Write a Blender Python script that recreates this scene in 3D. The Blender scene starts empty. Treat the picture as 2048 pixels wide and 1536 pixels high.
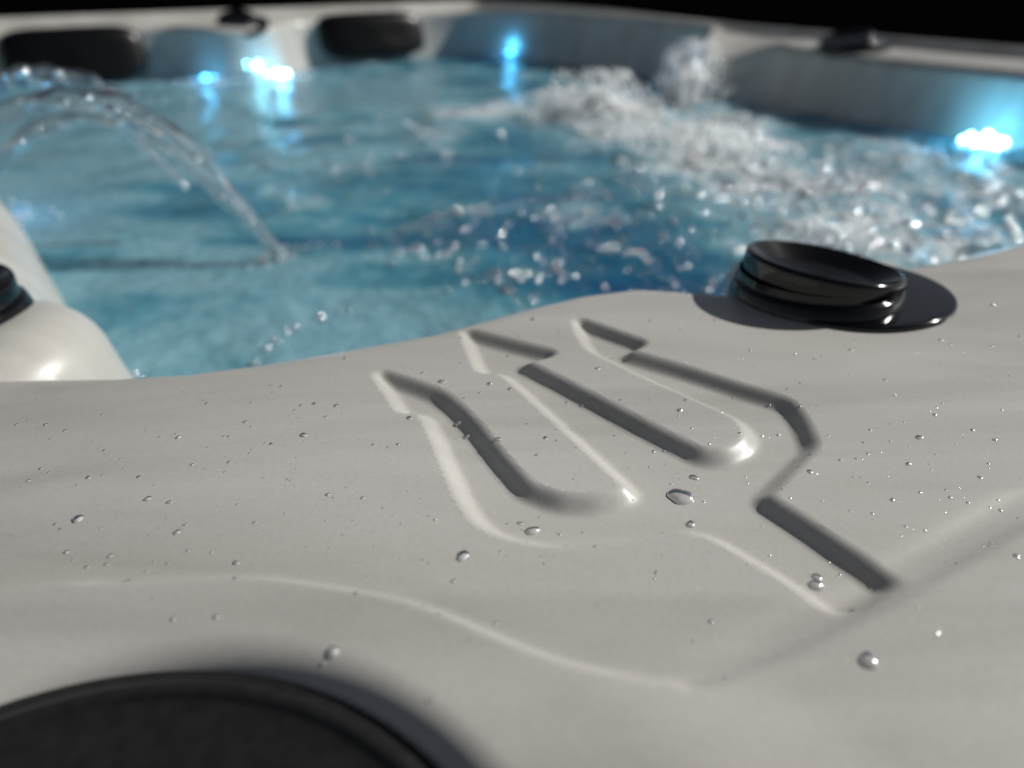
import bpy, math, random
import numpy as np
from mathutils import Vector, Matrix

C = bpy.context.scene
COL = C.collection
R = math.radians
random.seed(7)
rng = np.random.default_rng(11)

# ------------------------------------------------------------------ camera, sky, sun, exposure
RIM = 0.90                      # height of the tub rim above the patio
CAMH = 0.13                     # the phone is held this far above the rim
F_PX, Y_HOR = 1550.0, -88.0
PITCH = math.atan((768 - Y_HOR) / F_PX)
TUB_ROT = R(36)                 # the tub is turned this far against the view
SUN_ELEV, SUN_AZ = R(34), R(21)  # azimuth counted from +X towards +Y

cam_d = bpy.data.cameras.new("camera")
cam = bpy.data.objects.new("camera", cam_d)
COL.objects.link(cam)
cam.location = (0, 0, RIM + CAMH)
cam.rotation_euler = (R(90) - PITCH, 0, 0)
cam_d.sensor_width = 36
cam_d.lens = F_PX / 2048 * 36
cam_d.clip_start = 0.005
cam_d.clip_end = 500
cam_d.dof.use_dof = True
cam_d.dof.focus_distance = 0.232
cam_d.dof.aperture_fstop = 6.6
C.camera = cam

W = bpy.data.worlds.new("World")
C.world = W
W.use_nodes = True
nt = W.node_tree
nt.nodes.clear()
sky = nt.nodes.new("ShaderNodeTexSky")
sky.sky_type = 'NISHITA'
sky.sun_disc = False
sky.sun_elevation = SUN_ELEV
sky.sun_rotation = R(90) - SUN_AZ
sky.air_density = 0.55
sky.dust_density = 0.6
sky.ozone_density = 0.5
bg = nt.nodes.new("ShaderNodeBackground")
bg.inputs[1].default_value = 0.05
wo = nt.nodes.new("ShaderNodeOutputWorld")
hs_ = nt.nodes.new("ShaderNodeHueSaturation")
hs_.inputs["Saturation"].default_value = 0.5      # a thin pale haze over the blue
nt.links.new(sky.outputs[0], hs_.inputs["Color"])
nt.links.new(hs_.outputs[0], bg.inputs[0])
nt.links.new(bg.outputs[0], wo.inputs[0])

sun_d = bpy.data.lights.new("sun", 'SUN')
sun_d.energy = 4.8
sun_d.angle = R(0.5)
sun_d.color = (1.0, 0.972, 0.925)
sun = bpy.data.objects.new("sun", sun_d)
COL.objects.link(sun)
sdir = Vector((math.cos(SUN_ELEV) * math.cos(SUN_AZ), math.cos(SUN_ELEV) * math.sin(SUN_AZ), math.sin(SUN_ELEV)))
sun.rotation_euler = sdir.to_track_quat('Z', 'Y').to_euler()

C.view_settings.view_transform = 'Standard'
C.view_settings.look = 'None'
C.view_settings.exposure = -0.38
C.view_settings.gamma = 1.0
C.render.engine = 'CYCLES'
C.cycles.use_denoising = True
C.cycles.max_bounces = 8
C.cycles.transparent_max_bounces = 16
C.cycles.caustics_reflective = False
C.cycles.caustics_refractive = False

# ------------------------------------------------------------------ helpers
CA, SA = math.cos(TUB_ROT), math.sin(TUB_ROT)


def to_world(P):
    """(u, v, z) in tub axes, z measured from the rim -> world."""
    P = np.asarray(P, float)
    o = np.empty_like(P)
    o[..., 0] = P[..., 0] * CA - P[..., 1] * SA
    o[..., 1] = P[..., 0] * SA + P[..., 1] * CA
    o[..., 2] = P[..., 2] + RIM
    return o


def ray_to_rim(x, y, z=0.0):
    """where a sight line of the survey photo meets the level z: used to measure (u, v)"""
    a = (x - 1024) / F_PX
    b = -(y - 768) / F_PX
    d = np.array([a, math.cos(PITCH) + b * math.sin(PITCH), -math.sin(PITCH) + b * math.cos(PITCH)])
    q = d * ((z - CAMH) / d[2])
    return np.array([q[0] * CA + q[1] * SA, -q[0] * SA + q[1] * CA])


def smooth(t):
    t = np.clip(t, 0, 1)
    return t * t * (3 - 2 * t)


def mesh_from(name, V, Fc, mat, smooth_shade=True):
    me = bpy.data.meshes.new(name)
    V = np.asarray(V, np.float32)
    Fc = np.asarray(Fc, np.int32)
    n, k = Fc.shape
    me.vertices.add(len(V))
    me.vertices.foreach_set("co", V.ravel())
    me.loops.add(n * k)
    me.loops.foreach_set("vertex_index", Fc.ravel())
    me.polygons.add(n)
    me.polygons.foreach_set("loop_start", np.arange(0, n * k, k, dtype=np.int32))
    me.polygons.foreach_set("loop_total", np.full(n, k, np.int32))
    me.update(calc_edges=True)
    me.validate()
    me.polygons.foreach_set("use_smooth", np.full(len(me.polygons), smooth_shade))
    if mat:
        me.materials.append(mat)
    return me


def put(name, me, parent=None, kind=None, label=None, cat=None, group=None):
    o = bpy.data.objects.new(name, me)
    COL.objects.link(o)
    if parent is not None:
        o.parent = parent
        o.matrix_parent_inverse = world_of(parent).inverted()
    if kind:
        o["kind"] = kind
    if label:
        o["label"] = label
    if cat:
        o["category"] = cat
    if group:
        o["group"] = group
    return o


def world_of(o):
    m = o.matrix_basis
    if o.parent:
        return world_of(o.parent) @ o.matrix_parent_inverse @ m
    return m


def grid_faces(nr, nc, close_c=False):
    i = np.arange(nr - 1)[:, None]
    j = np.arange(nc if close_c else nc - 1)[None, :]
    j2 = (j + 1) % nc
    f = np.stack([i * nc + j, i * nc + j2, (i + 1) * nc + j2, (i + 1) * nc + j], -1)
    return f.reshape(-1, 4)


def lathe(profile, seg=64, phase=0.0):
    """profile: list of (r, z); returns V, F (quads, degenerate at the axis is avoided with tiny r)"""
    pr = np.array(profile, float)
    a = np.linspace(0, 2 * math.pi, seg, endpoint=False) + phase
    V = np.stack([pr[:, 0:1] * np.cos(a), pr[:, 0:1] * np.sin(a), np.repeat(pr[:, 1:2], seg, 1)], -1).reshape(-1, 3)
    return V, grid_faces(len(pr), seg, True)


def round_profile(pts, rad, n=5):
    """round the corners of an open (r, z) polyline"""
    pts = [np.array(p, float) for p in pts]
    out = [pts[0]]
    for i in range(1, len(pts) - 1):
        a, b, c = pts[i - 1], pts[i], pts[i + 1]
        r = min(rad, np.linalg.norm(a - b) * .45, np.linalg.norm(c - b) * .45)
        p0 = b + (a - b) / np.linalg.norm(a - b) * r
        p1 = b + (c - b) / np.linalg.norm(c - b) * r
        for t in np.linspace(0, 1, n):
            out.append((1 - t) ** 2 * p0 + 2 * t * (1 - t) * b + t * t * p1)
    out.append(pts[-1])
    return out


def sphere_unit(nu=12, nv=8):
    th = np.linspace(0.02, math.pi - 0.02, nv)
    return lathe([(math.sin(t), math.cos(t)) for t in th], nu)


def many(V0, F0, mats3, locs):
    """one vertex array of many transformed copies"""
    V = np.einsum('nij,vj->nvi', mats3, V0) + locs[:, None, :]
    n, k = len(locs), len(V0)
    Fc = (F0[None] + (np.arange(n) * k)[:, None, None]).reshape(-1, F0.shape[1])
    return V.reshape(-1, 3), Fc


# ------------------------------------------------------------------ materials
def new_mat(name):
    m = bpy.data.materials.new(name)
    m.use_nodes = True
    t = m.node_tree
    b = t.nodes["Principled BSDF"]
    return m, t, b


def node(t, kind, **kw):
    n = t.nodes.new(kind)
    for k, v in kw.items():
        setattr(n, k, v)
    return n


def ramp(t, stops):
    r = t.nodes.new("ShaderNodeValToRGB")
    e = r.color_ramp.elements
    while len(e) < len(stops):
        e.new(0.5)
    for el, (p, c) in zip(e, stops):
        el.position = p
        el.color = (*c, 1)
    return r


def shell_material():
    m, t, b = new_mat("pearl_acrylic")
    tc = node(t, "ShaderNodeTexCoord")
    mp = node(t, "ShaderNodeMapping")
    mp.inputs["Rotation"].default_value = (0, 0, R(-33))
    mp.inputs["Scale"].default_value = (2.0, 5.5, 3.0)
    t.links.new(tc.outputs["Object"], mp.inputs["Vector"])
    n1 = node(t, "ShaderNodeTexNoise")
    n1.inputs["Scale"].default_value = 2.4
    n1.inputs["Detail"].default_value = 5
    n1.inputs["Roughness"].default_value = 0.55
    n1.inputs["Distortion"].default_value = 0.9
    t.links.new(mp.outputs[0], n1.inputs["Vector"])
    r = ramp(t, [(0.28, (0.43, 0.418, 0.382)), (0.43, (0.515, 0.503, 0.466)), (0.52, (0.555, 0.543, 0.506)), (0.72, (0.61, 0.598, 0.562))])
    t.links.new(n1.outputs["Fac"], r.inputs[0])
    mp2 = node(t, "ShaderNodeMapping")
    mp2.inputs["Rotation"].default_value = (0, 0, R(-30))
    mp2.inputs["Scale"].default_value = (1.2, 16.0, 3.0)
    t.links.new(tc.outputs["Object"], mp2.inputs["Vector"])
    n3 = node(t, "ShaderNodeTexNoise")
    n3.inputs["Scale"].default_value = 2.0
    n3.inputs["Detail"].default_value = 3
    n3.inputs["Distortion"].default_value = 0.3
    t.links.new(mp2.outputs[0], n3.inputs["Vector"])
    r3 = ramp(t, [(0.36, (0.90, 0.90, 0.895)), (0.50, (1, 1, 1)), (1.0, (1, 1, 1))])
    t.links.new(n3.outputs["Fac"], r3.inputs[0])
    n4 = node(t, "ShaderNodeTexNoise")
    n4.inputs["Scale"].default_value = 700
    n4.inputs["Detail"].default_value = 2
    t.links.new(tc.outputs["Object"], n4.inputs["Vector"])
    r4 = ramp(t, [(0.35, (0.965, 0.965, 0.965)), (0.65, (1.02, 1.02, 1.02))])
    t.links.new(n4.outputs["Fac"], r4.inputs[0])
    last = r.outputs[0]
    for extra in (r3, r4):
        mm = node(t, "ShaderNodeMix", data_type='RGBA', blend_type='MULTIPLY')
        mm.inputs[0].default_value = 1.0
        t.links.new(last, mm.inputs[6])
        t.links.new(extra.outputs[0], mm.inputs[7])
        last = mm.outputs[2]
    t.links.new(last, b.inputs["Base Color"])
    b.inputs["Roughness"].default_value = 0.34
    b.inputs["IOR"].default_value = 1.45
    b.inputs["Coat Weight"].default_value = 0.06
    b.inputs["Coat Roughness"].default_value = 0.12
    n2 = node(t, "ShaderNodeTexNoise")
    n2.inputs["Scale"].default_value = 420
    n2.inputs["Detail"].default_value = 2
    t.links.new(tc.outputs["Object"], n2.inputs["Vector"])
    bp = node(t, "ShaderNodeBump")
    bp.inputs["Strength"].default_value = 0.02
    bp.inputs["Distance"].default_value = 0.001
    t.links.new(n2.outputs["Fac"], bp.inputs["Height"])
    t.links.new(bp.outputs[0], b.inputs["Normal"])
    return m


def black_material(name, col, rough, bump=0.0, scale=300):
    m, t, b = new_mat(name)
    tc = node(t, "ShaderNodeTexCoord")
    n1 = node(t, "ShaderNodeTexNoise")
    n1.inputs["Scale"].default_value = scale
    n1.inputs["Detail"].default_value = 4
    t.links.new(tc.outputs["Object"], n1.inputs["Vector"])
    r = ramp(t, [(0.3, tuple(c * 0.8 for c in col)), (0.7, tuple(c * 1.2 for c in col))])
    t.links.new(n1.outputs["Fac"], r.inputs[0])
    t.links.new(r.outputs[0], b.inputs["Base Color"])
    mr = node(t, "ShaderNodeMapRange")
    mr.inputs["To Min"].default_value = rough * 0.8
    mr.inputs["To Max"].default_value = rough * 1.25
    t.links.new(n1.outputs["Fac"], mr.inputs["Value"])
    t.links.new(mr.outputs[0], b.inputs["Roughness"])
    if bump:
        bp = node(t, "ShaderNodeBump")
        bp.inputs["Strength"].default_value = bump
        bp.inputs["Distance"].default_value = 0.001
        t.links.new(n1.outputs["Fac"], bp.inputs["Height"])
        t.links.new(bp.outputs[0], b.inputs["Normal"])
    return m


def water_material():
    m, t, b = new_mat("aerated_water")
    at = node(t, "ShaderNodeAttribute", attribute_name="aeration")
    tc = node(t, "ShaderNodeTexCoord")
    n1 = node(t, "ShaderNodeTexNoise")
    n1.inputs["Scale"].default_value = 26
    n1.inputs["Detail"].default_value = 6
    n1.inputs["Distortion"].default_value = 1.2
    t.links.new(tc.outputs["Object"], n1.inputs["Vector"])
    s = node(t, "ShaderNodeMath", operation='MULTIPLY_ADD')
    s.inputs[1].default_value = 0.30
    s.inputs[2].default_value = -0.15
    t.links.new(n1.outputs["Fac"], s.inputs[0])
    ad = node(t, "ShaderNodeMath", operation='ADD')
    t.links.new(at.outputs["Fac"], ad.inputs[0])
    t.links.new(s.outputs[0], ad.inputs[1])
    r = ramp(t, [(0.0, (0.004, 0.080, 0.19)), (0.25, (0.014, 0.145, 0.245)), (0.5, (0.080, 0.275, 0.365)),
                 (0.75, (0.25, 0.46, 0.54)), (1.0, (0.70, 0.78, 0.80))])
    t.links.new(ad.outputs[0], r.inputs[0])
    t.links.new(r.outputs[0], b.inputs["Base Color"])
    b.inputs["Roughness"].default_value = 0.13
    b.inputs["IOR"].default_value = 1.33
    n2 = node(t, "ShaderNodeTexNoise")
    n2.inputs["Scale"].default_value = 75
    n2.inputs["Detail"].default_value = 5
    t.links.new(tc.outputs["Object"], n2.inputs["Vector"])
    bp = node(t, "ShaderNodeBump")
    bp.inputs["Strength"].default_value = 0.75
    bp.inputs["Distance"].default_value = 0.004
    t.links.new(n2.outputs["Fac"], bp.inputs["Height"])
    t.links.new(bp.outputs[0], b.inputs["Normal"])
    return m


def foam_material():
    m, t, b = new_mat("white_water")
    tc = node(t, "ShaderNodeTexCoord")
    n1 = node(t, "ShaderNodeTexNoise")
    n1.inputs["Scale"].default_value = 60
    n1.inputs["Detail"].default_value = 4
    t.links.new(tc.outputs["Object"], n1.inputs["Vector"])
    r = ramp(t, [(0.30, (0.82, 0.88, 0.91)), (0.60, (0.95, 0.96, 0.96))])
    t.links.new(n1.outputs["Fac"], r.inputs[0])
    t.links.new(r.outputs[0], b.inputs["Base Color"])
    b.inputs["Roughness"].default_value = 0.12
    b.inputs["IOR"].default_value = 1.33
    b.inputs["Subsurface Weight"].default_value = 1.0
    b.inputs["Subsurface Radius"].default_value = (1.0, 1.0, 1.0)
    b.inputs["Subsurface Scale"].default_value = 0.03
    return m


def glint_material():  # mirror-like metal for beads and domes that stand in for glints
    m, t, b = new_mat("silvery_bubbles")
    tc = node(t, "ShaderNodeTexCoord")
    n1 = node(t, "ShaderNodeTexNoise")
    n1.inputs["Scale"].default_value = 9
    t.links.new(tc.outputs["Object"], n1.inputs["Vector"])
    r = ramp(t, [(0.3, (0.80, 0.93, 1.0)), (0.7, (0.90, 0.97, 1.0))])
    t.links.new(n1.outputs["Fac"], r.inputs[0])
    t.links.new(r.outputs[0], b.inputs["Base Color"])
    b.inputs["Metallic"].default_value = 0.92
    b.inputs["Roughness"].default_value = 0.16
    return m


def clear_water_material():
    """a clear stream: see-through across its middle, grey along its steep sides, wet gloss all over"""
    m, t, b = new_mat("clear_water")
    t.nodes.remove(b)
    out = t.nodes["Material Output"]
    tc = node(t, "ShaderNodeTexCoord")
    n2 = node(t, "ShaderNodeTexNoise")
    n2.inputs["Scale"].default_value = 24
    n2.inputs["Detail"].default_value = 2
    t.links.new(tc.outputs["Object"], n2.inputs["Vector"])
    bp = node(t, "ShaderNodeBump")
    bp.inputs["Strength"].default_value = 0.3
    bp.inputs["Distance"].default_value = 0.006
    t.links.new(n2.outputs["Fac"], bp.inputs["Height"])
    lw = node(t, "ShaderNodeLayerWeight")
    lw.inputs["Blend"].default_value = 0.5
    r = ramp(t, [(0.0, (0.96, 0.98, 1.0)), (0.45, (0.92, 0.96, 0.98)), (0.8, (0.70, 0.78, 0.82)), (1.0, (0.42, 0.50, 0.56))])
    t.links.new(lw.outputs["Facing"], r.inputs[0])
    tr = node(t, "ShaderNodeBsdfTransparent")
    t.links.new(r.outputs[0], tr.inputs[0])
    gl = node(t, "ShaderNodeBsdfGlossy")
    gl.inputs["Roughness"].default_value = 0.06
    t.links.new(bp.outputs[0], gl.inputs["Normal"])
    fr = node(t, "ShaderNodeFresnel")
    fr.inputs["IOR"].default_value = 1.24
    t.links.new(bp.outputs[0], fr.inputs["Normal"])
    df = node(t, "ShaderNodeBsdfDiffuse")
    df.inputs[0].default_value = (0.62, 0.74, 0.78, 1)
    m0 = node(t, "ShaderNodeMixShader")
    m0.inputs[0].default_value = 0.33
    t.links.new(tr.outputs[0], m0.inputs[1])
    t.links.new(df.outputs[0], m0.inputs[2])
    mx = node(t, "ShaderNodeMixShader")
    t.links.new(fr.outputs[0], mx.inputs[0])
    t.links.new(m0.outputs[0], mx.inputs[1])
    t.links.new(gl.outputs[0], mx.inputs[2])
    t.links.new(mx.outputs[0], out.inputs["Surface"])
    return m


def drop_material():
    """a clear dome: light goes through it, its steep border is dimmer, a little light scatters in it, wet gloss on top"""
    m, t, b = new_mat("clear_droplet")
    t.nodes.remove(b)
    out = t.nodes["Material Output"]
    lw = node(t, "ShaderNodeLayerWeight")
    lw.inputs["Blend"].default_value = 0.4
    r = ramp(t, [(0.0, (1.0, 1.0, 1.0)), (0.5, (1.0, 1.0, 1.0)), (0.85, (0.95, 0.95, 0.95)), (1.0, (0.84, 0.84, 0.83))])
    t.links.new(lw.outputs["Facing"], r.inputs[0])
    tr = node(t, "ShaderNodeBsdfTransparent")
    t.links.new(r.outputs[0], tr.inputs[0])
    df = node(t, "ShaderNodeBsdfDiffuse")
    df.inputs[0].default_value = (0.82, 0.82, 0.81, 1)
    m0 = node(t, "ShaderNodeMixShader")
    m0.inputs[0].default_value = 0.48
    t.links.new(tr.outputs[0], m0.inputs[1])
    t.links.new(df.outputs[0], m0.inputs[2])
    gl = node(t, "ShaderNodeBsdfGlossy")
    gl.inputs["Roughness"].default_value = 0.16
    fr = node(t, "ShaderNodeFresnel")
    fr.inputs["IOR"].default_value = 1.30
    mx = node(t, "ShaderNodeMixShader")
    t.links.new(fr.outputs[0], mx.inputs[0])
    t.links.new(m0.outputs[0], mx.inputs[1])
    t.links.new(gl.outputs[0], mx.inputs[2])
    t.links.new(mx.outputs[0], out.inputs["Surface"])
    return m


def lamp_material(name, col, strength):
    m, t, b = new_mat(name)
    b.inputs["Base Color"].default_value = (0.6, 0.8, 0.9, 1)
    b.inputs["Emission Color"].default_value = (*col, 1)
    b.inputs["Emission Strength"].default_value = strength
    return m


def ground_material():
    m, t, b = new_mat("dark_paving")
    tc = node(t, "ShaderNodeTexCoord")
    n1 = node(t, "ShaderNodeTexNoise")
    n1.inputs["Scale"].default_value = 6
    n1.inputs["Detail"].default_value = 6
    t.links.new(tc.outputs["Object"], n1.inputs["Vector"])
    r = ramp(t, [(0.3, (0.0007, 0.0007, 0.0008)), (0.7, (0.0016, 0.0016, 0.0017))])
    t.links.new(n1.outputs["Fac"], r.inputs[0])
    t.links.new(r.outputs[0], b.inputs["Base Color"])
    b.inputs["Roughness"].default_value = 1.0
    b.inputs["Specular IOR Level"].default_value = 0.0
    return m


M_SHELL = shell_material()
M_GLOSS = black_material("black_gloss_plastic", (0.0025, 0.0025, 0.003), 0.09, 0.02)
M_SATIN = black_material("black_satin_plastic", (0.014, 0.014, 0.0135), 0.40, 0.02)
M_PILLOW = black_material("black_foam_skin", (0.003, 0.003, 0.003), 0.30, 0.10, 220)
M_PILLOW.node_tree.nodes["Principled BSDF"].inputs["Specular IOR Level"].default_value = 0.3
M_CABINET = black_material("dark_cabinet_board", (0.02, 0.019, 0.018), 0.7, 0.1, 40)
M_WATER = water_material()
M_FOAM = foam_material()
M_GLINT = glint_material()
M_CLEAR = clear_water_material()
M_DROP = drop_material()
M_LAMP = lamp_material("lit_lens", (0.06, 0.50, 1.0), 14)
M_LAMPB = lamp_material("lit_lens_blue", (0.05, 0.38, 1.0), 16)
M_LAMPW = lamp_material("lit_lens_white", (0.30, 0.85, 1.0), 28)

# ------------------------------------------------------------------ setting: dark patio around the tub
g = np.array([(-60, -60, 0), (60, -60, 0), (60, 60, 0), (-60, 60, 0)], float)
put("patio", mesh_from("patio", g, [(0, 1, 2, 3)], ground_material(), False), kind='structure')

# ------------------------------------------------------------------ the tub
U0, U1, V0_, V1 = -0.75, 1.50, -0.05, 2.20      # outer sides in tub axes
ctr = to_world([(U0 + U1) / 2, (V0_ + V1) / 2, -RIM])
tub = bpy.data.objects.new("hot_tub", None)
COL.objects.link(tub)
tub.location = ctr
tub.rotation_euler = (0, 0, TUB_ROT)
tub["label"] = "pale grey acrylic hot tub with a sunken trident emblem on its near rim"
tub["category"] = "hot tub"

WATER_Z = -0.125

# ---- height of the near rim
PX = ray_to_rim
TRI = [(757, 735), (772, 760), (790, 784), (808, 812), (830, 811), (850, 815), (866, 840), (884, 880), (905, 930), (930, 985), (960, 1030),
       (985, 1047), (1010, 1059), (1070, 1074), (1130, 1079), (1250, 1067), (1380, 1050), (1430, 1063), (1530, 1121), (1690, 1222), (1775, 1275),
       (1880, 1212), (1795, 1166), (1700, 1108), (1600, 1040), (1522, 990), (1570, 940), (1624, 888), (1602, 838), (1575, 801), (1480, 772),
       (1360, 733), (1250, 700), (1288, 683), (1230, 662), (1155, 634),
       (1166, 664), (1184, 692), (1230, 715), (1310, 754), (1400, 794), (1480, 830), (1506, 860), (1498, 886), (1455, 906), (1405, 905), (1330, 868),
       (1250, 826), (1150, 772), (1042, 716), (1108, 700), (1020, 676), (930, 651),
       (948, 694), (966, 735), (1005, 731), (1040, 760), (1095, 810), (1150, 860), (1210, 915), (1270, 970), (1245, 986), (1190, 997), (1120, 994),
       (1050, 968), (1000, 912), (950, 848), (912, 806), (872, 775), (820, 756)]
TRI_UV = [PX(*p) for p in TRI]


def round_corners(poly, rad, n=6):
    out = []
    for i in range(len(poly)):
        a, b, c = poly[i - 1], poly[i], poly[(i + 1) % len(poly)]
        ra, rc = min(rad, np.linalg.norm(a - b) * .48), min(rad, np.linalg.norm(c - b) * .48)
        p0 = b + (a - b) / np.linalg.norm(a - b) * ra
        p1 = b + (c - b) / np.linalg.norm(c - b) * rc
        for t in np.linspace(0, 1, n):
            out.append((1 - t) ** 2 * p0 + 2 * t * (1 - t) * b + t * t * p1)
    return np.array(out)


TRI_UV = round_corners(TRI_UV, 0.0036)


def poly_sd(P, poly, closed=True, chunk=4000):
    """signed distance to a polygon (negative inside); for an open line the sign is left of travel = negative"""
    A = poly
    B = np.roll(poly, -1, 0) if closed else poly[1:]
    if not closed:
        A = poly[:-1]
    out = np.empty(len(P))
    for s in range(0, len(P), chunk):
        p = P[s:s + chunk, None, :]
        ab = (B - A)[None]
        t = np.clip(((p - A) * ab).sum(-1) / (ab ** 2).sum(-1), 0, 1)
        d = p - (A + t[..., None] * ab)
        dd = (d ** 2).sum(-1)
        k = dd.argmin(1)
        dist = np.sqrt(dd[np.arange(len(k)), k])
        if closed:
            ay, by = A[None, :, 1], B[None, :, 1]
            cond = (ay > p[..., 1]) != (by > p[..., 1])
            xi = A[None, :, 0] + (p[..., 1] - ay) / np.where(by == ay, 1e-12, by - ay) * (B - A)[None, :, 0]
            ins = (cond & (p[..., 0] < xi)).sum(1) % 2 == 1
            sg = np.where(ins, -1, 1)
        else:
            cr = ab[0, k, 0] * d[np.arange(len(k)), k, 1] - ab[0, k, 1] * d[np.arange(len(k)), k, 0]
            sg = np.where(cr > 0, -1, 1)
        out[s:s + chunk] = dist * sg
    return out


def smooth_line(pts, n=8):
    """Catmull-Rom through points"""
    P = np.array(pts, float)
    P = np.vstack([2 * P[0] - P[1], P, 2 * P[-1] - P[-2]])
    out = []
    for i in range(1, len(P) - 2):
        for t in np.linspace(0, 1, n, endpoint=False):
            a, b, c, d = P[i - 1:i + 3]
            out.append(0.5 * (2 * b + (c - a) * t + (2 * a - 5 * b + 4 * c - d) * t * t + (3 * b - a - 3 * c + d) * t ** 3))
    out.append(P[-2])
    return np.array(out)


CREASE = smooth_line([(-0.25, 0.30), (-0.12, 0.235)] + [tuple(PX(*p)) for p in
                     [(0, 1165), (230, 1160), (490, 1157), (700, 1190), (850, 1225), (1050, 1310), (1200, 1355), (1330, 1374), (1430, 1370), (1700, 1250), (2048, 1055)]]
                     + [(0.4, 0.035), (1.6, 0.03)])
TRI_W, TRI_D = 0.0071, 0.0038
NEAR_EDGE = np.array([(-1, .42), (-.12, .412), (-.03, .346), (0.03, .292), (.052, .277), (.077, .266), (.105, .258), (.141, .249), (.19, .246), (.215, .242), (.238, .233),
                      (.255, .214), (.267, .203), (.29, .196), (.322, .186), (.382, .170), (.442, .161), (.6, .15), (1.2, .15), (1.7, .15)])
LID_C, LID_R = np.array([-0.03, 0.07]), 0.0755
PAD_C, PAD_R = np.array([-0.024, 0.408]), 0.030
KNOB_C = np.array([0.300, 0.170])


def fall(d, r, steep=7.0):
    """a rounded shoulder of radius r that ends in a steep wall"""
    lim = r * math.sin(math.atan(steep))
    dd = np.clip(d, 0, lim)
    z = -(r - np.sqrt(np.maximum(r * r - dd * dd, 0)))
    return z - np.clip(d - lim, 0, None) * steep


def near_height(P, want_sd=False):
    u, v = P[:, 0], P[:, 1]
    x = u * CA - v * SA
    y = u * SA + v * CA
    z = np.zeros(len(P))
    # gentle crown of the moulded panel
    z -= 0.5 * 0.22 * np.clip(0.09 - x, 0, 0.35) ** 2
    z += 0.0008 * np.sin(x * 21 + y * 13 + 0.6) * smooth((0.09 - x) / 0.12)
    # sunken trident
    sd = np.full(len(P), 1.0)
    box = (u > -0.03) & (u < 0.36) & (v > 0.0) & (v < 0.29)
    sd[box] = poly_sd(P[box], TRI_UV)
    fadeout = smooth((poly_sd(P[box], CREASE, False) * -1 - 0.001) / 0.007) if box.any() else 0
    prof = np.zeros(len(P))
    prof[box] = smooth((TRI_W / 2 - sd[box]) / TRI_W) * fadeout
    z -= TRI_D * prof
    # step up to the outer lip
    cb = (v < 0.33) & (u < 1.6)
    c = np.full(len(P), -1.0)
    c[cb] = poly_sd(P[cb], CREASE, False)
    hstep = 0.0048 - 0.0029 * smooth((u - 0.07) / 0.04)
    wstep = 0.0062
    z += hstep * smooth((c + wstep / 2) / wstep)
    # shallow chamfer running along the straight lip
    z -= 0.0009 * np.exp(-((c + 0.007) / 0.0045) ** 2) * smooth((u - 0.09) / 0.03)
    # raised outer lip along the rest of the near side
    z += 0.012 * smooth((u - 0.5) / 0.25) * smooth((0.0 - v) / 0.012)
    # inner edge: near side and the arm at the left, joined as the higher of the two
    ve = np.interp(u, NEAR_EDGE[:, 0], NEAR_EDGE[:, 1])
    rn = 0.030
    zn = fall(v - (ve - rn * 0.42), rn)
    ra = 0.105
    za = fall(u - (0.047 - ra), ra) - 0.002
    za += fall(v - 0.86, 0.08)
    zr = fall(-(u - 1.335 - 0.012), 0.018)
    k = 0.004
    m = np.maximum(zn, za)
    dlt = np.abs(zn - za)
    m = m + np.where(dlt < k, (k - dlt) ** 2 / (4 * k), 0)
    m = np.maximum(m, zr)
    m = np.minimum(m, 0)
    z += m
    # pad for the left knob
    rp = np.hypot(u - PAD_C[0], v - PAD_C[1])
    px_ = x - (PAD_C[0] * CA - PAD_C[1] * SA)
    pad = -0.019 + 0.15 * px_ + fall(rp - PAD_R, 0.038, 4.0)
    w = smooth((PAD_R + 0.004 - rp) / 0.010)
    z = np.maximum(z * (1 - w) + pad * w, pad)
    # seat for the right knob
    rk = np.hypot(u - KNOB_C[0] - .009, v - KNOB_C[1] - .006)
    seat = -0.0004 + fall(rk - 0.047, 0.016, 5.0)
    z = np.where((v > KNOB_C[1] - .02) & (u > KNOB_C[0] + .012), np.maximum(z, np.minimum(seat, 0.0)), z)
    # socket of the round lid
    rl = np.hypot(u - LID_C[0], v - LID_C[1])
    z += np.maximum(fall(LID_R + 0.006 - rl, 0.009, 5.0), -0.020)
    # outside edge
    z += np.maximum(fall(-(v + 0.035), 0.018), -0.2) + np.maximum(fall(-(u + 0.735), 0.018), -0.2) + np.maximum(fall(u - 1.485, 0.018), -0.2)
    z = np.maximum(z, -0.34)
    return (z, sd) if want_sd else z


def spaced(segments):
    out = []
    for a, b, s in segments:
        out += list(np.arange(a, b - s * 0.5, s))
    out.append(segments[-1][1])
    return np.array(out)


gu = spaced([(-0.752, -0.14, 0.010), (-0.14, 0.44, 0.0011), (0.44, 0.56, 0.003), (0.56, 1.30, 0.02), (1.30, 1.36, 0.004), (1.36, 1.502, 0.010)])
gv = spaced([(-0.052, 0.012, 0.004), (0.012, 0.288, 0.0011), (0.288, 0.46, 0.003), (0.46, 1.0, 0.008)])
GU, GV = np.meshgrid(gu, gv)
P = np.stack([GU.ravel(), GV.ravel()], -1)
ZN, SD = near_height(P, True)
Vn = to_world(np.column_stack([P, ZN]))
Fn = grid_faces(len(gv), len(gu))
fu, fv = P[Fn, 0].mean(1), P[Fn, 1].mean(1)
keep = ~((fu > 0.30) & (fv > 0.46)) & ~((fv > 0.46) & (fu > 0.28)) & ~((fv > .70) & (fu < -.64))
sdm = SD[Fn].max(1)
in_tri = (sdm < TRI_W * 0.62)
F_shell = Fn[keep & ~in_tri]
F_tri = Fn[keep & in_tri]


def compact(V, Fc):
    idx, inv = np.unique(Fc, return_inverse=True)
    return V[idx], inv.reshape(Fc.shape)


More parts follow.
